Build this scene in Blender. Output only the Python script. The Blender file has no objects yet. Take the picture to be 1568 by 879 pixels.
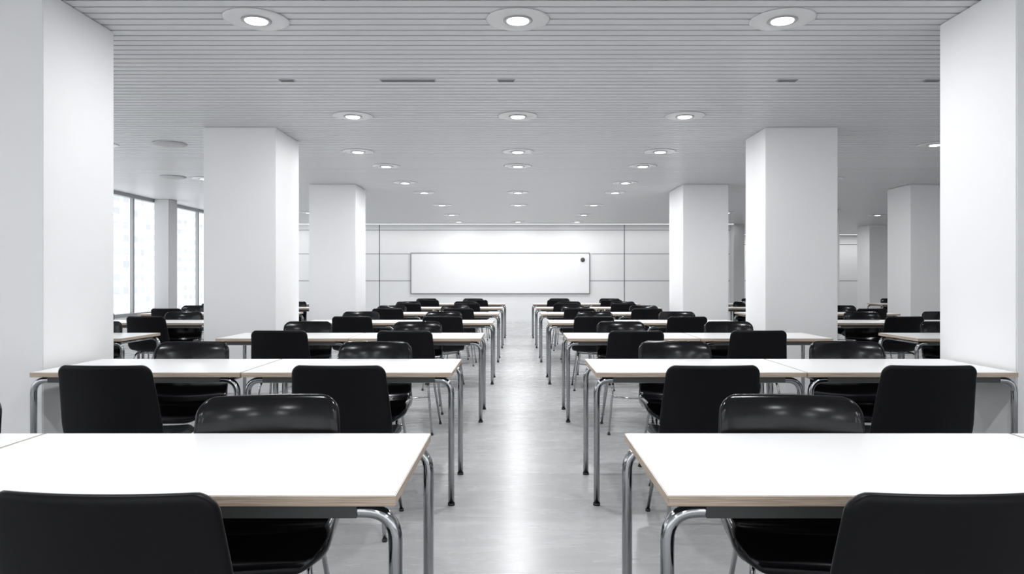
import bpy, bmesh, math, random
from mathutils import Vector
random.seed(4)
S=bpy.context.scene
S.view_settings.view_transform='Standard'
S.view_settings.exposure=0.17
F=1107.0; H=2.95; CH=1.25

# ---------------- materials ----------------
def mat(name,col,rough=0.5,metal=0.0,spec=0.5,coat=0.0,emis=None,es=0):
    m=bpy.data.materials.new(name); m.use_nodes=True
    b=m.node_tree.nodes['Principled BSDF']
    b.inputs['Base Color'].default_value=(*col,1)
    b.inputs['Roughness'].default_value=rough
    b.inputs['Metallic'].default_value=metal
    b.inputs['Specular IOR Level'].default_value=spec
    b.inputs['Coat Weight'].default_value=coat
    if emis:
        b.inputs['Emission Color'].default_value=(*emis,1); b.inputs['Emission Strength'].default_value=es
    return m
def noise_color(m,c1,c2,scale,vec=(1,1,1),detail=4,rough=None):
    nt=m.node_tree; b=nt.nodes['Principled BSDF']
    tc=nt.nodes.new('ShaderNodeTexCoord'); mp=nt.nodes.new('ShaderNodeMapping')
    mp.inputs['Scale'].default_value=vec
    n=nt.nodes.new('ShaderNodeTexNoise'); n.inputs['Scale'].default_value=scale; n.inputs['Detail'].default_value=detail
    r=nt.nodes.new('ShaderNodeValToRGB')
    r.color_ramp.elements[0].position=.25; r.color_ramp.elements[1].position=.75
    r.color_ramp.elements[0].color=(*c1,1); r.color_ramp.elements[1].color=(*c2,1)
    nt.links.new(tc.outputs['Object'],mp.inputs[0]); nt.links.new(mp.outputs[0],n.inputs['Vector'])
    nt.links.new(n.outputs['Fac'],r.inputs[0]); nt.links.new(r.outputs[0],b.inputs['Base Color'])
    if rough:
        mr=nt.nodes.new('ShaderNodeMapRange'); mr.inputs['To Min'].default_value=rough[0]; mr.inputs['To Max'].default_value=rough[1]
        nt.links.new(n.outputs['Fac'],mr.inputs['Value']); nt.links.new(mr.outputs[0],b.inputs['Roughness'])
    return m
M_wall=noise_color(mat('white_paint',(.82,.82,.82),.4,spec=.4),(.83,.835,.84),(.85,.85,.855),3)
M_col=noise_color(mat('column_plaster',(.83,.83,.83),.55,spec=.3),(.80,.80,.81),(.82,.82,.825),2)
M_floor=noise_color(mat('floor_resin',(.6,.6,.6),.3,spec=.42),(.42,.425,.43),(.495,.495,.50),2.5,(1,5,1),6,(.23,.31))
M_slat=mat('ceiling_slat_metal',(.66,.665,.675),.36,spec=.5)
M_plen=mat('ceiling_plenum_dark',(.05,.05,.05),.8)
M_top=mat('white_laminate',(.91,.91,.91),.3,spec=.4)
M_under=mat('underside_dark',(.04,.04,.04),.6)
M_ply=mat('plywood_edge',(.5,.38,.28),.55)
nt=M_ply.node_tree; tc=nt.nodes.new('ShaderNodeTexCoord'); mp=nt.nodes.new('ShaderNodeMapping'); mp.inputs['Scale'].default_value=(6,6,260)
n=nt.nodes.new('ShaderNodeTexNoise'); n.inputs['Scale'].default_value=1.0; r=nt.nodes.new('ShaderNodeValToRGB')
r.color_ramp.elements[0].position=.35; r.color_ramp.elements[1].position=.65
r.color_ramp.elements[0].color=(.36,.275,.21,1); r.color_ramp.elements[1].color=(.54,.44,.35,1)
nt.links.new(tc.outputs['Object'],mp.inputs[0]); nt.links.new(mp.outputs[0],n.inputs['Vector']); nt.links.new(n.outputs['Fac'],r.inputs[0]); nt.links.new(r.outputs[0],nt.nodes['Principled BSDF'].inputs['Base Color'])
M_chrome=mat('brushed_chrome',(.38,.39,.40),.12,metal=1)
def black(name,rough,spec):
    m=mat(name,(.004,.004,.005),rough,spec=spec)
    nt=m.node_tree; n=nt.nodes.new('ShaderNodeTexNoise'); n.inputs['Scale'].default_value=300; bp=nt.nodes.new('ShaderNodeBump'); bp.inputs['Strength'].default_value=.03
    nt.links.new(n.outputs['Fac'],bp.inputs['Height']); nt.links.new(bp.outputs[0],nt.nodes['Principled BSDF'].inputs['Normal'])
    return m
M_black=black('black_leatherette',.40,.16)
M_gloss=black('black_polished_leather',.16,.30)
M_glide=mat('rubber_glide',(.02,.02,.02),.6)
M_lens=mat('lamp_lens',(1,1,1),.4,emis=(1,1,1),es=3)
M_ring=mat('lamp_trim',(.70,.70,.705),.25)
M_ringd=mat('lamp_baffle',(.40,.40,.41),.3)
M_vent=mat('vent_grey',(.46,.46,.47),.5)
M_dark=mat('dark_metal',(.06,.06,.065),.4)
M_slot=mat('vent_slot_grey',(.16,.16,.165),.5)
M_board=mat('whiteboard_enamel',(.88,.88,.885),.3)
M_mull=mat('mullion_aluminium',(.32,.33,.34),.4,metal=.2)
M_pil=mat('pillar_grey',(.55,.55,.56),.6)
M_seam=mat('panel_joint',(.16,.16,.17),.7)
M_bld=mat('facade',(.8,.8,.8),.7)
nt=M_bld.node_tree; br=nt.nodes.new('ShaderNodeTexBrick'); tc=nt.nodes.new('ShaderNodeTexCoord')
sp=nt.nodes.new('ShaderNodeSeparateXYZ'); cb=nt.nodes.new('ShaderNodeCombineXYZ'); ad=nt.nodes.new('ShaderNodeMath')
nt.links.new(tc.outputs['Object'],sp.inputs[0]); nt.links.new(sp.outputs[0],ad.inputs[0]); nt.links.new(sp.outputs[1],ad.inputs[1])
nt.links.new(ad.outputs[0],cb.inputs[0]); nt.links.new(sp.outputs[2],cb.inputs[1]); nt.links.new(cb.outputs[0],br.inputs['Vector'])
br.offset=0; br.inputs['Scale'].default_value=1; br.inputs['Brick Width'].default_value=1.3; br.inputs['Row Height'].default_value=1.0
br.inputs['Mortar Size'].default_value=.25; br.inputs['Color1'].default_value=(.36,.38,.40,1); br.inputs['Color2'].default_value=(.45,.46,.48,1); br.inputs['Mortar'].default_value=(.56,.57,.58,1)
nt.links.new(br.outputs['Color'],nt.nodes['Principled BSDF'].inputs['Base Color'])
M_glass=bpy.data.materials.new('window_glass'); M_glass.use_nodes=True
nt=M_glass.node_tree; nt.nodes.clear(); o=nt.nodes.new('ShaderNodeOutputMaterial'); mx=nt.nodes.new('ShaderNodeMixShader'); mx.inputs[0].default_value=.06
t=nt.nodes.new('ShaderNodeBsdfTransparent'); g=nt.nodes.new('ShaderNodeBsdfGlossy'); g.inputs['Roughness'].default_value=.02
nt.links.new(t.outputs[0],mx.inputs[1]); nt.links.new(g.outputs[0],mx.inputs[2]); nt.links.new(mx.outputs[0],o.inputs[0])

# ---------------- mesh helpers ----------------
def box(bm,x0,x1,y0,y1,z0,z1,mi=0):
    v=[bm.verts.new(p) for p in [(x0,y0,z0),(x1,y0,z0),(x1,y1,z0),(x0,y1,z0),(x0,y0,z1),(x1,y0,z1),(x1,y1,z1),(x0,y1,z1)]]
    fs=[]
    for q in [(3,2,1,0),(4,5,6,7),(0,1,5,4),(1,2,6,5),(2,3,7,6),(3,0,4,7)]:
        f=bm.faces.new([v[i] for i in q]); f.material_index=mi; fs.append(f)
    return fs
def fillet(pts,r,n=7):
    out=[Vector(pts[0])]
    for i in range(1,len(pts)-1):
        a,b,c=Vector(pts[i-1]),Vector(pts[i]),Vector(pts[i+1])
        d1=(a-b).normalized(); d2=(c-b).normalized()
        rr=min(r,(a-b).length*.49,(c-b).length*.49)
        p,q=b+d1*rr,b+d2*rr
        for k in range(n+1):
            t=k/n; out.append(p*(1-t)**2+b*2*t*(1-t)+q*t*t)
    out.append(Vector(pts[-1])); return out
def tube(bm,pts,r,mi=0,seg=10):
    pts=[Vector(p) for p in pts]; rings=[]
    t=(pts[1]-pts[0]).normalized(); up=Vector((0,1,0)) if abs(t.y)<.9 else Vector((1,0,0))
    nrm=(up-t*up.dot(t)).normalized()
    for i,p in enumerate(pts):
        if i==0: t=pts[1]-pts[0]
        elif i==len(pts)-1: t=pts[-1]-pts[-2]
        else: t=(pts[i+1]-pts[i]).normalized()+(pts[i]-pts[i-1]).normalized()
        t.normalize(); nrm=(nrm-t*nrm.dot(t)).normalized(); b=t.cross(nrm)
        rings.append([bm.verts.new(p+(nrm*math.cos(a)+b*math.sin(a))*r) for a in [2*math.pi*k/seg for k in range(seg)]])
    for i in range(len(rings)-1):
        for k in range(seg):
            f=bm.faces.new([rings[i][k],rings[i][(k+1)%seg],rings[i+1][(k+1)%seg],rings[i+1][k]]); f.material_index=mi; f.smooth=True
    for rg in (rings[0][::-1],rings[-1]):
        f=bm.faces.new(rg); f.material_index=mi
def lathe(bm,prof,mi,seg=32,c=(0,0,0)):
    rings=[]
    for r,z in prof:
        rings.append([bm.verts.new((c[0]+r*math.cos(2*math.pi*k/seg),c[1]+r*math.sin(2*math.pi*k/seg),c[2]+z)) for k in range(seg)])
    for i in range(len(rings)-1):
        for k in range(seg):
            f=bm.faces.new([rings[i][k],rings[i][(k+1)%seg],rings[i+1][(k+1)%seg],rings[i+1][k]]); f.material_index=mi; f.smooth=True
    f=bm.faces.new(rings[-1]); f.material_index=mi
    f=bm.faces.new(rings[0][::-1]); f.material_index=mi
def mesh(name,bm,mats,fixn=True):
    if fixn: bmesh.ops.recalc_face_normals(bm,faces=bm.faces)
    me=bpy.data.meshes.new(name); bm.to_mesh(me); bm.free()
    for m in mats: me.materials.append(m)
    return me
def obj(name,me,loc=(0,0,0),rz=0,parent=None):
    o=bpy.data.objects.new(name,me); o.location=loc; o.rotation_euler=(0,0,rz)
    S.collection.objects.link(o)
    if parent: o.parent=parent
    return o
def boxobj(name,b,m,bevel=0):
    bm=bmesh.new(); box(bm,*b)
    if bevel: bmesh.ops.bevel(bm,geom=bm.edges[:],offset=bevel,segments=2,affect='EDGES')
    return obj(name,mesh(name,bm,[m]))

XL,XR,Y0,YB,YB2=-7.6,16.0,-6.0,22.0,27.0
XE=6.76
# ---------------- shell ----------------
boxobj('floor',(XL-.3,XR+.3,Y0-.3,YB2+.3,-.2,0),M_floor)
bm=bmesh.new()
pitch=.105; y=Y0
while y<YB2:
    box(bm,XL,XR,y,y+pitch-.020,H,H+.03,0)
    y+=pitch
box(bm,XL-.3,XR+.3,Y0-.3,YB2+.3,H+.07,H+.2,1)
obj('ceiling',mesh('ceiling',bm,[M_slat,M_plen]))
bm=bmesh.new()
box(bm,XL-.3,XE,YB,YB+.3,0,H+.07,0)
for x in (581,956):
    X=(x-793)/F*YB; box(bm,X-.012,X+.012,YB-.004,YB+.001,0,H,1)
for X in (-6.9,6.1): box(bm,X-.01,X+.01,YB-.004,YB+.001,0,H,1)
for z in (1.25,2.79): box(bm,XL,XE,YB-.004,YB+.001,z-.008,z+.008,1)
for a,b in ((XL,-3.30),(2.24,XE)): box(bm,a,b,YB-.004,YB+.001,2.06,2.074,1)
obj('wall_back',mesh('wall_back',bm,[M_wall,M_seam]))
bm=bmesh.new()
box(bm,XE+.003,XR+.3,YB2,YB2+.3,0,H+.07,0)
for z in (1.25,2.6): box(bm,XE,XR,YB2-.004,YB2+.001,z-.009,z+.009,1)
for X in (9,11.5,14): box(bm,X-.01,X+.01,YB2-.004,YB2+.001,0,H,1)
obj('wall_back_right',mesh('wall_back_right',bm,[M_wall,M_seam]))
boxobj('wall_return',(XE-.3,XE,YB+.303,YB2+.3,0,H+.07),M_wall)
boxobj('wall_right',(XR,XR+.3,Y0-.3,YB2,0,H+.07),M_wall)
boxobj('baseboard_back',(XL,XE,YB-.02,YB-.005,0,.09),M_wall)
def window(name,horizontal,pos,a0,a1,step,sill):
    bm=bmesh.new()
    def bx(a,b,z0,z1,d0,d1,mi):
        if horizontal: box(bm,a,b,pos+d0,pos+d1,z0,z1,mi)
        else: box(bm,pos+d0,pos+d1,a,b,z0,z1,mi)
    bx(a0,a1,0,sill,-.14,.0,1)
    bx(a0,a1,sill,sill+.06,-.1,.02,0)
    bx(a0,a1,H-.07,H,-.1,.02,0)
    bx(a0,a1,H,H+.07,-.1,.0,0)
    a=a0
    while a<=a1+.01:
        w=.03
        bx(a-w,a+w,sill+.06,H-.07,-.06,.0,0); a+=step
    bx(a0,a1,sill+.06,H-.07,-.045,-.04,2)
    return obj(name,mesh(name,bm,[M_mull,M_wall,M_glass]))
window('window_1',False,XL,Y0,YB,1.45,.55)
window('rear_fill_window',True,Y0,XL+.03,XR-.03,1.6,.3)  # unseen rear glazing, added so sky light reaches the columns' front faces
for yy in (4.2,8.2,11.7,15.05,19.0):
    boxobj('window_pillar',(XL+.03,XL+.33,yy,yy+.38,0,H-.002),M_pil,.004)

def col(x0,x1,y0,y1):
    boxobj('square_column',(x0,x1,y0,y1,.0,H-.002),M_col,.006)
col(-3.56,-2.76,4.20,4.94); col(2.80,3.58,4.06,4.80)
col(-3.48,-2.68,8.0,8.85);  col(2.74,3.54,8.0,8.70)
col(-3.67,-2.85,12.7,13.53);col(2.90,3.70,12.7,13.85)
for yy in (4.2,8.0,12.7,17.3): col(6.9,7.7,yy,yy+.8)
for yy in (8.0,12.7,17.3,22.0): col(10.7,11.5,yy,yy+.8)
col(-3.6,-2.8,-.6,.2); col(2.8,3.6,-.6,.2)
boxobj('wall_pier',(6.45,6.77,21.6,21.99,0,H-.002),M_pil)

# whiteboard
bm=bmesh.new()
bx0,bx1=(630-793)/F*YB,(902-793)/F*YB; bz0,bz1=.87,2.08
box(bm,bx0,bx1,YB-.045,YB-.006,bz0,bz1,0)
for b in ((bx0-.02,bx1+.02,bz0-.02,bz0),(bx0-.02,bx1+.02,bz1,bz1+.02),(bx0-.02,bx0,bz0,bz1),(bx1,bx1+.02,bz0,bz1)):
    box(bm,b[0],b[1],YB-.055,YB-.006,b[2],b[3],1)
obj('whiteboard',mesh('whiteboard',bm,[M_board,M_seam]))
bm=bmesh.new()
lathe(bm,[(.065,0),(.065,.03),(.045,.045),(.02,.047)],0)
o=obj('round_whiteboard_disc',mesh('board_disc',bm,[M_dark]),((892-793)/F*YB,YB-.047,1.89)); o.rotation_euler=(math.pi/2,0,0)  # small dark disc at the board's upper right, kind not known

# ---------------- downlights ----------------
bm=bmesh.new()
lathe(bm,[(.205,0),(.21,-.003),(.195,-.007),(.15,-.008),(.11,-.007)],0,40)
lathe(bm,[(.095,-.0075),(.095,-.012),(.082,-.015),(.078,-.010)],1,40)
lathe(bm,[(.072,-.011),(.07,-.017),(.05,-.020)],2,32)
ME_dl=mesh('ceiling_downlight',bm,[M_ring,M_ringd,M_lens])
ld=bpy.data.lights.new('downlight_lamp','AREA'); ld.shape='DISK'; ld.size=.13; ld.energy=17; ld.color=(.98,.99,1)
def dl(x,y):
    o=obj('ceiling_downlight',ME_dl,(x,y,H-.001))
    obj('lamp',ld,(0,0,-.022),0,o)
for yy in (-4,-1.6,1.9,4.70,7.45):
    for X in (-1.7,0,1.72): dl(X,yy)
for yy,a,b in ((9.5,-2.1,1.87),(10.7,-1.95,1.85),(12.5,-1.95,1.86),(13.9,-1.8,1.87),(16.2,-1.7,1.7),(18.6,-1.7,1.7),(20.8,-1.7,1.7)):
    dl(a,yy); dl(b,yy)
    if yy not in (12.5,18.6): dl(0,yy)
for yy in (1.9,5.9,9.0,12.0,15,18):
    dl(-5.2,yy); dl(5.2,yy); dl(9.3,yy+.7); dl(13.3,yy)
dl(9.3,22);dl(9.3,25);dl(13.3,23)
def washer(x0,x1,y,e):
    bm=bmesh.new(); L=x1-x0
    box(bm,-L/2,L/2,-.05,.05,-.02,0,0); box(bm,-L/2+.02,L/2-.02,-.035,.035,-.023,-.02,1)
    o=obj('linear_wall_washer_lamp',mesh('washer',bm,[M_ring,M_lens]),((x0+x1)/2,y,H-.001))
    l=bpy.data.lights.new('washer','AREA'); l.shape='RECTANGLE'; l.size=L-.06; l.size_y=.06; l.energy=e
    obj('lamp',l,(0,0,-.027),0,o)
washer(-7.2,6.4,21.4,30); washer(7.0,15.8,26.3,40)
def vent(x,y,w,d):
    bm=bmesh.new(); box(bm,-w/2,w/2,-d/2,d/2,-.006,0,0)
    for k in range(3): box(bm,-w/2+.01,w/2-.01,-d/2+d*(k+.3)/3,-d/2+d*(k+.6)/3,-.009,-.006,1)
    obj('ceiling_air_vent',mesh('vent',bm,[M_vent,M_slot]),(x,y,H-.001))
for px,w in ((440,.13),(625,.47),(775,.15),(1205,.17),(1427,.14)): vent((px-793)/F*6.13,6.13,w,.06)
def diffuser(x,y):
    bm=bmesh.new(); lathe(bm,[(.2,0),(.2,-.01),(.16,-.02),(.08,-.022)],0,24)
    obj('ceiling_air_diffuser',mesh('diff',bm,[M_vent]),(x,y,H-.001))
diffuser((260-793)/F*8.96,8.96); diffuser((265-793)/F*11.8,11.8)

# ---------------- tables ----------------
def table_mesh(L,D=.70):
    bm=bmesh.new(); T=.742; th=.026
    fs=box(bm,-L/2,L/2,-D/2,D/2,T-th,T)
    ed=list({e for f in fs for e in f.edges})
    bmesh.ops.bevel(bm,geom=ed,offset=.002,segments=2,affect='EDGES')
    bmesh.ops.recalc_face_normals(bm,faces=bm.faces)
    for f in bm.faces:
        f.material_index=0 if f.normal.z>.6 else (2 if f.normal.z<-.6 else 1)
    r=.0172; zr=T-th-r-.001; xa=-L/2+.004; xb=L/2-.026   # -x end is the outer end of a pair
    for s in (-1,1):
        yy=s*(D/2-.03)
        tube(bm,fillet([(xa,yy,.012),(xa,yy,zr),(xb,yy,zr),(xb,yy,.012)],.075,8),r,3,14)
        for e in (xa,xb): tube(bm,[(e,yy,0),(e,yy,.014)],r*1.15,4,12)
    for e in (xa+.045,xb-.045):
        tube(bm,[(e,-D/2+.03,zr),(e,D/2-.03,zr)],.012,3,8)
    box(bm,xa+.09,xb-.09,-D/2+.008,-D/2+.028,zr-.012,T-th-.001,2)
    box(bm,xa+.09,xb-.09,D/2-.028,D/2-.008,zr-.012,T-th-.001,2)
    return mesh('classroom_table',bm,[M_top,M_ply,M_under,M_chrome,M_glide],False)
ME_t=table_mesh(1.165); ME_t1=table_mesh(1.28)

# ---------------- chair ----------------
def cr(P,t):
    n=len(P)-1; s=min(max(t*n,0),n-1e-6); i=int(s); u=s-i
    p=[P[max(i-1,0)],P[i],P[i+1],P[min(i+2,n)]]
    return [0.5*((2*p[1][k])+(-p[0][k]+p[2][k])*u+(2*p[0][k]-5*p[1][k]+4*p[2][k]-p[3][k])*u*u+(-p[0][k]+3*p[1][k]-3*p[2][k]+p[3][k])*u**3) for k in range(len(p[0]))]
def chair_mesh(kind):
    if kind==0:
        P=[(.235,.405,.215,0,0,.020),(.215,.438,.225,0,.0,.030),(.14,.455,.235,0,.012,.036),(.02,.448,.24,0,.02,.038),(-.10,.442,.245,0,.024,.036),
           (-.175,.462,.248,.02,.03,.030),(-.212,.525,.247,.035,.02,.026),(-.228,.61,.243,.038,.0,.024),(-.243,.70,.236,.036,0,.024),(-.260,.785,.229,.034,0,.023),(-.274,.845,.226,.032,0,.020)]
        rt,rs=.045,.06; bm_mat=M_black
    else:
        P=[(.245,.395,.225,0,0,.028),(.225,.440,.240,0,.0,.045),(.14,.468,.252,0,.006,.056),(.02,.464,.256,0,.012,.06),(-.10,.452,.254,0,.02,.056),
           (-.180,.465,.248,.03,.03,.046),(-.222,.525,.240,.045,.02,.036),(-.235,.61,.243,.048,.0,.034),(-.242,.70,.244,.048,0,.036),(-.255,.785,.240,.046,0,.034),(-.275,.845,.232,.044,0,.026)]
        rt,rs=.06,.10; bm_mat=M_gloss
    NV,NU=56,24
    Q=[cr(P,i/NV) for i in range(NV+1)]
    al=[0]
    for i in range(NV): al.append(al[-1]+math.hypot(Q[i+1][0]-Q[i][0],Q[i+1][1]-Q[i][1]))
    tot=al[-1]
    def at(s):
        for i in range(NV):
            if al[i+1]>=s or i==NV-1:
                u=(s-al[i])/(al[i+1]-al[i]); return [a*(1-u)+b*u for a,b in zip(Q[i],Q[i+1])]
    ss=[rs*(1-math.cos(math.pi/2*k/10)) for k in range(10)]
    ss+=[rs+(tot-rs-rt)*k/40 for k in range(41)]
    ss+=[tot-rt*(1-math.cos(math.pi/2*k/10)) for k in range(9,-1,-1)]
    bm=bmesh.new(); A=[];B=[]
    def pos(s,u):
        q=at(s); w=q[2]
        if s<rs: w=w-rs+math.sqrt(max(rs*rs-(rs-s)**2,0))
        if tot-s<rt: w=w-rt+math.sqrt(max(rt*rt-(rt-tot+s)**2,0))
        x=w*u; nu=x/.24
        return Vector((x,q[0]+q[3]*nu*nu,q[1]+q[4]*nu*nu)),q[5],min(s,tot-s)
    for s in ss:
        ra=[];rb=[]
        q0=at(max(s-.004,0)); q1=at(min(s+.004,tot)); tv=Vector((0,q1[0]-q0[0],q1[1]-q0[1])).normalized()
        nn=Vector((0,tv.z,-tv.y))
        for k in range(NU+1):
            u=math.sin(math.pi/2*(2*k/NU-1)); p,th,d=pos(s,u)
            ed=min(d,(1-abs(u))*.24); R=.018 if kind==0 else .022
            tt=th*math.sqrt(max(0,1-(1-min(ed/R,1))**2))*.5+.002
            ra.append(bm.verts.new(p+nn*tt)); rb.append(bm.verts.new(p-nn*tt))
        A.append(ra);B.append(rb)
    for G in (A,B):
        for i in range(len(G)-1):
            for k in range(NU):
                f=bm.faces.new([G[i][k],G[i][k+1],G[i+1][k+1],G[i+1][k]]); f.smooth=True
    n=len(A)
    for i in range(n-1):
        for k in (0,NU):
            f=bm.faces.new([A[i][k],A[i+1][k],B[i+1][k],B[i][k]]); f.smooth=True
    for i in (0,n-1):
        for k in range(NU):
            f=bm.faces.new([A[i][k],A[i][k+1],B[i][k+1],B[i][k]]); f.smooth=True
    bmesh.ops.remove_doubles(bm,verts=bm.verts,dist=.0002)
    for s in (-1,1):
        tube(bm,fillet([(s*.225,-.25,.012),(s*.175,-.15,.412),(s*.175,.13,.415),(s*.225,.21,.012)],.07,7),.0095,1,8)
        for yy in (-.25,.21): tube(bm,[(s*.225,yy,0),(s*.225,yy,.014)],.013,2,10)
    for yy,zz in ((-.1,.410),(.1,.412)): tube(bm,[(-.175,yy,zz),(.175,yy,zz)],.009,1,8)
    tube(bm,fillet([(-.19,-.185,.30),(0,-.18,.28),(.19,-.185,.30)],.1,5),.006,1,8)
    return mesh('classroom_chair',bm,[bm_mat,M_chrome,M_glide])
ME_c=[chair_mesh(0),chair_mesh(1)]
def chair(x,y,facing,yaw=0):
    rz=(math.pi if facing else 0)+math.radians(yaw)
    obj('classroom_chair',ME_c[1 if facing else 0],(x,y,0),rz)
J=lambda a: random.uniform(-a,a)
fars=[2.41,4.70,7.06,9.40,11.76,14.1,16.46]
LE=[-.29,-.367,-.325,-.306,-.30,-.29,-.28]; RE=[.355,.435,.44,.38,.355,.345,.33]
def pair(me,L,s,e,yc):
    for k in range(2):
        xc=s*(abs(e)+L/2+k*(L+.006))
        flip=(s<0)!=(k==1)
        obj('classroom_table',me,(xc,yc,0),math.pi if flip else 0)
for i,fy in enumerate(fars):
    yc=fy-.35
    L=1.28 if i==0 else 1.165; me=ME_t1 if i==0 else ME_t
    for s,e in ((-1,LE[i]),(1,RE[i])):
        pair(me,L,s,e,yc)
        if i==0: nx=(.795,2.1) if s<0 else (.85,2.17); fx=(.835,2.03) if s<0 else (.915,2.15)
        elif i==1: nx=(.86,1.985) if s<0 else (.935,1.985); fx=(.93,2.14) if s<0 else (1.04,2.16)
        elif i==2: nx=(.91,1.96) if s<0 else (.96,1.98); fx=(.96,2.08) if s<0 else (1.02,2.08)
        else: nx=(.87+J(.04),1.93+J(.05)); fx=(.97+J(.05),2.08+J(.05))
        for k in range(2):
            if i==0: chair(s*nx[k],1.71-.34+.27,False,s*2)
            elif i==1: chair(s*nx[k],fy-.70-.55+.27,False,J(1.5))
            else: chair(s*nx[k],fy-.70-.5+.27+J(.03),False,J(3))
            if i==0: chair(s*fx[k],fy+.17-.27,True,-s*9)
            else: chair(s*fx[k],fy+.16-.27+J(.03),True,J(5)-s*4)
for i,fy in enumerate(fars[1:],1):
    yc=fy-.35
    groups=[(-1,3.72 if i in(1,3,5) else 3.49),(1,3.8 if i in(1,3,5) else 3.52)]
    if i>=2: groups+= [(1,7.95)]
    for s,e in groups:
        pair(ME_t,1.165,s,e,yc)
        for k in range(2):
            x=s*(e+.55+k*1.1)+J(.06)
            chair(x,fy-.70-.5+.27+J(.03),False,J(4))
            chair(x+.12*s,fy+.16-.27+J(.03),True,J(6))

# exterior
boxobj('office_building',(-46,-30,30,58,-20,45),M_bld)
boxobj('office_building',(-60,-36,62,100,-20,60),M_bld)

# ---------------- light ----------------
w=bpy.data.worlds.new('World'); S.world=w; w.use_nodes=True
bg=w.node_tree.nodes['Background']; bg.inputs[0].default_value=(.95,.975,1,1); bg.inputs[1].default_value=2.15

# ---------------- camera ----------------
cam=bpy.data.cameras.new('camera'); co=bpy.data.objects.new('camera',cam); S.collection.objects.link(co)
co.location=(0,0,CH); co.rotation_euler=(math.pi/2,0,0)
cam.sensor_width=36; cam.lens=F/1568*36; cam.shift_x=-9/1568; cam.shift_y=-9.5/1568
cam.clip_start=.05; cam.clip_end=300
S.camera=co
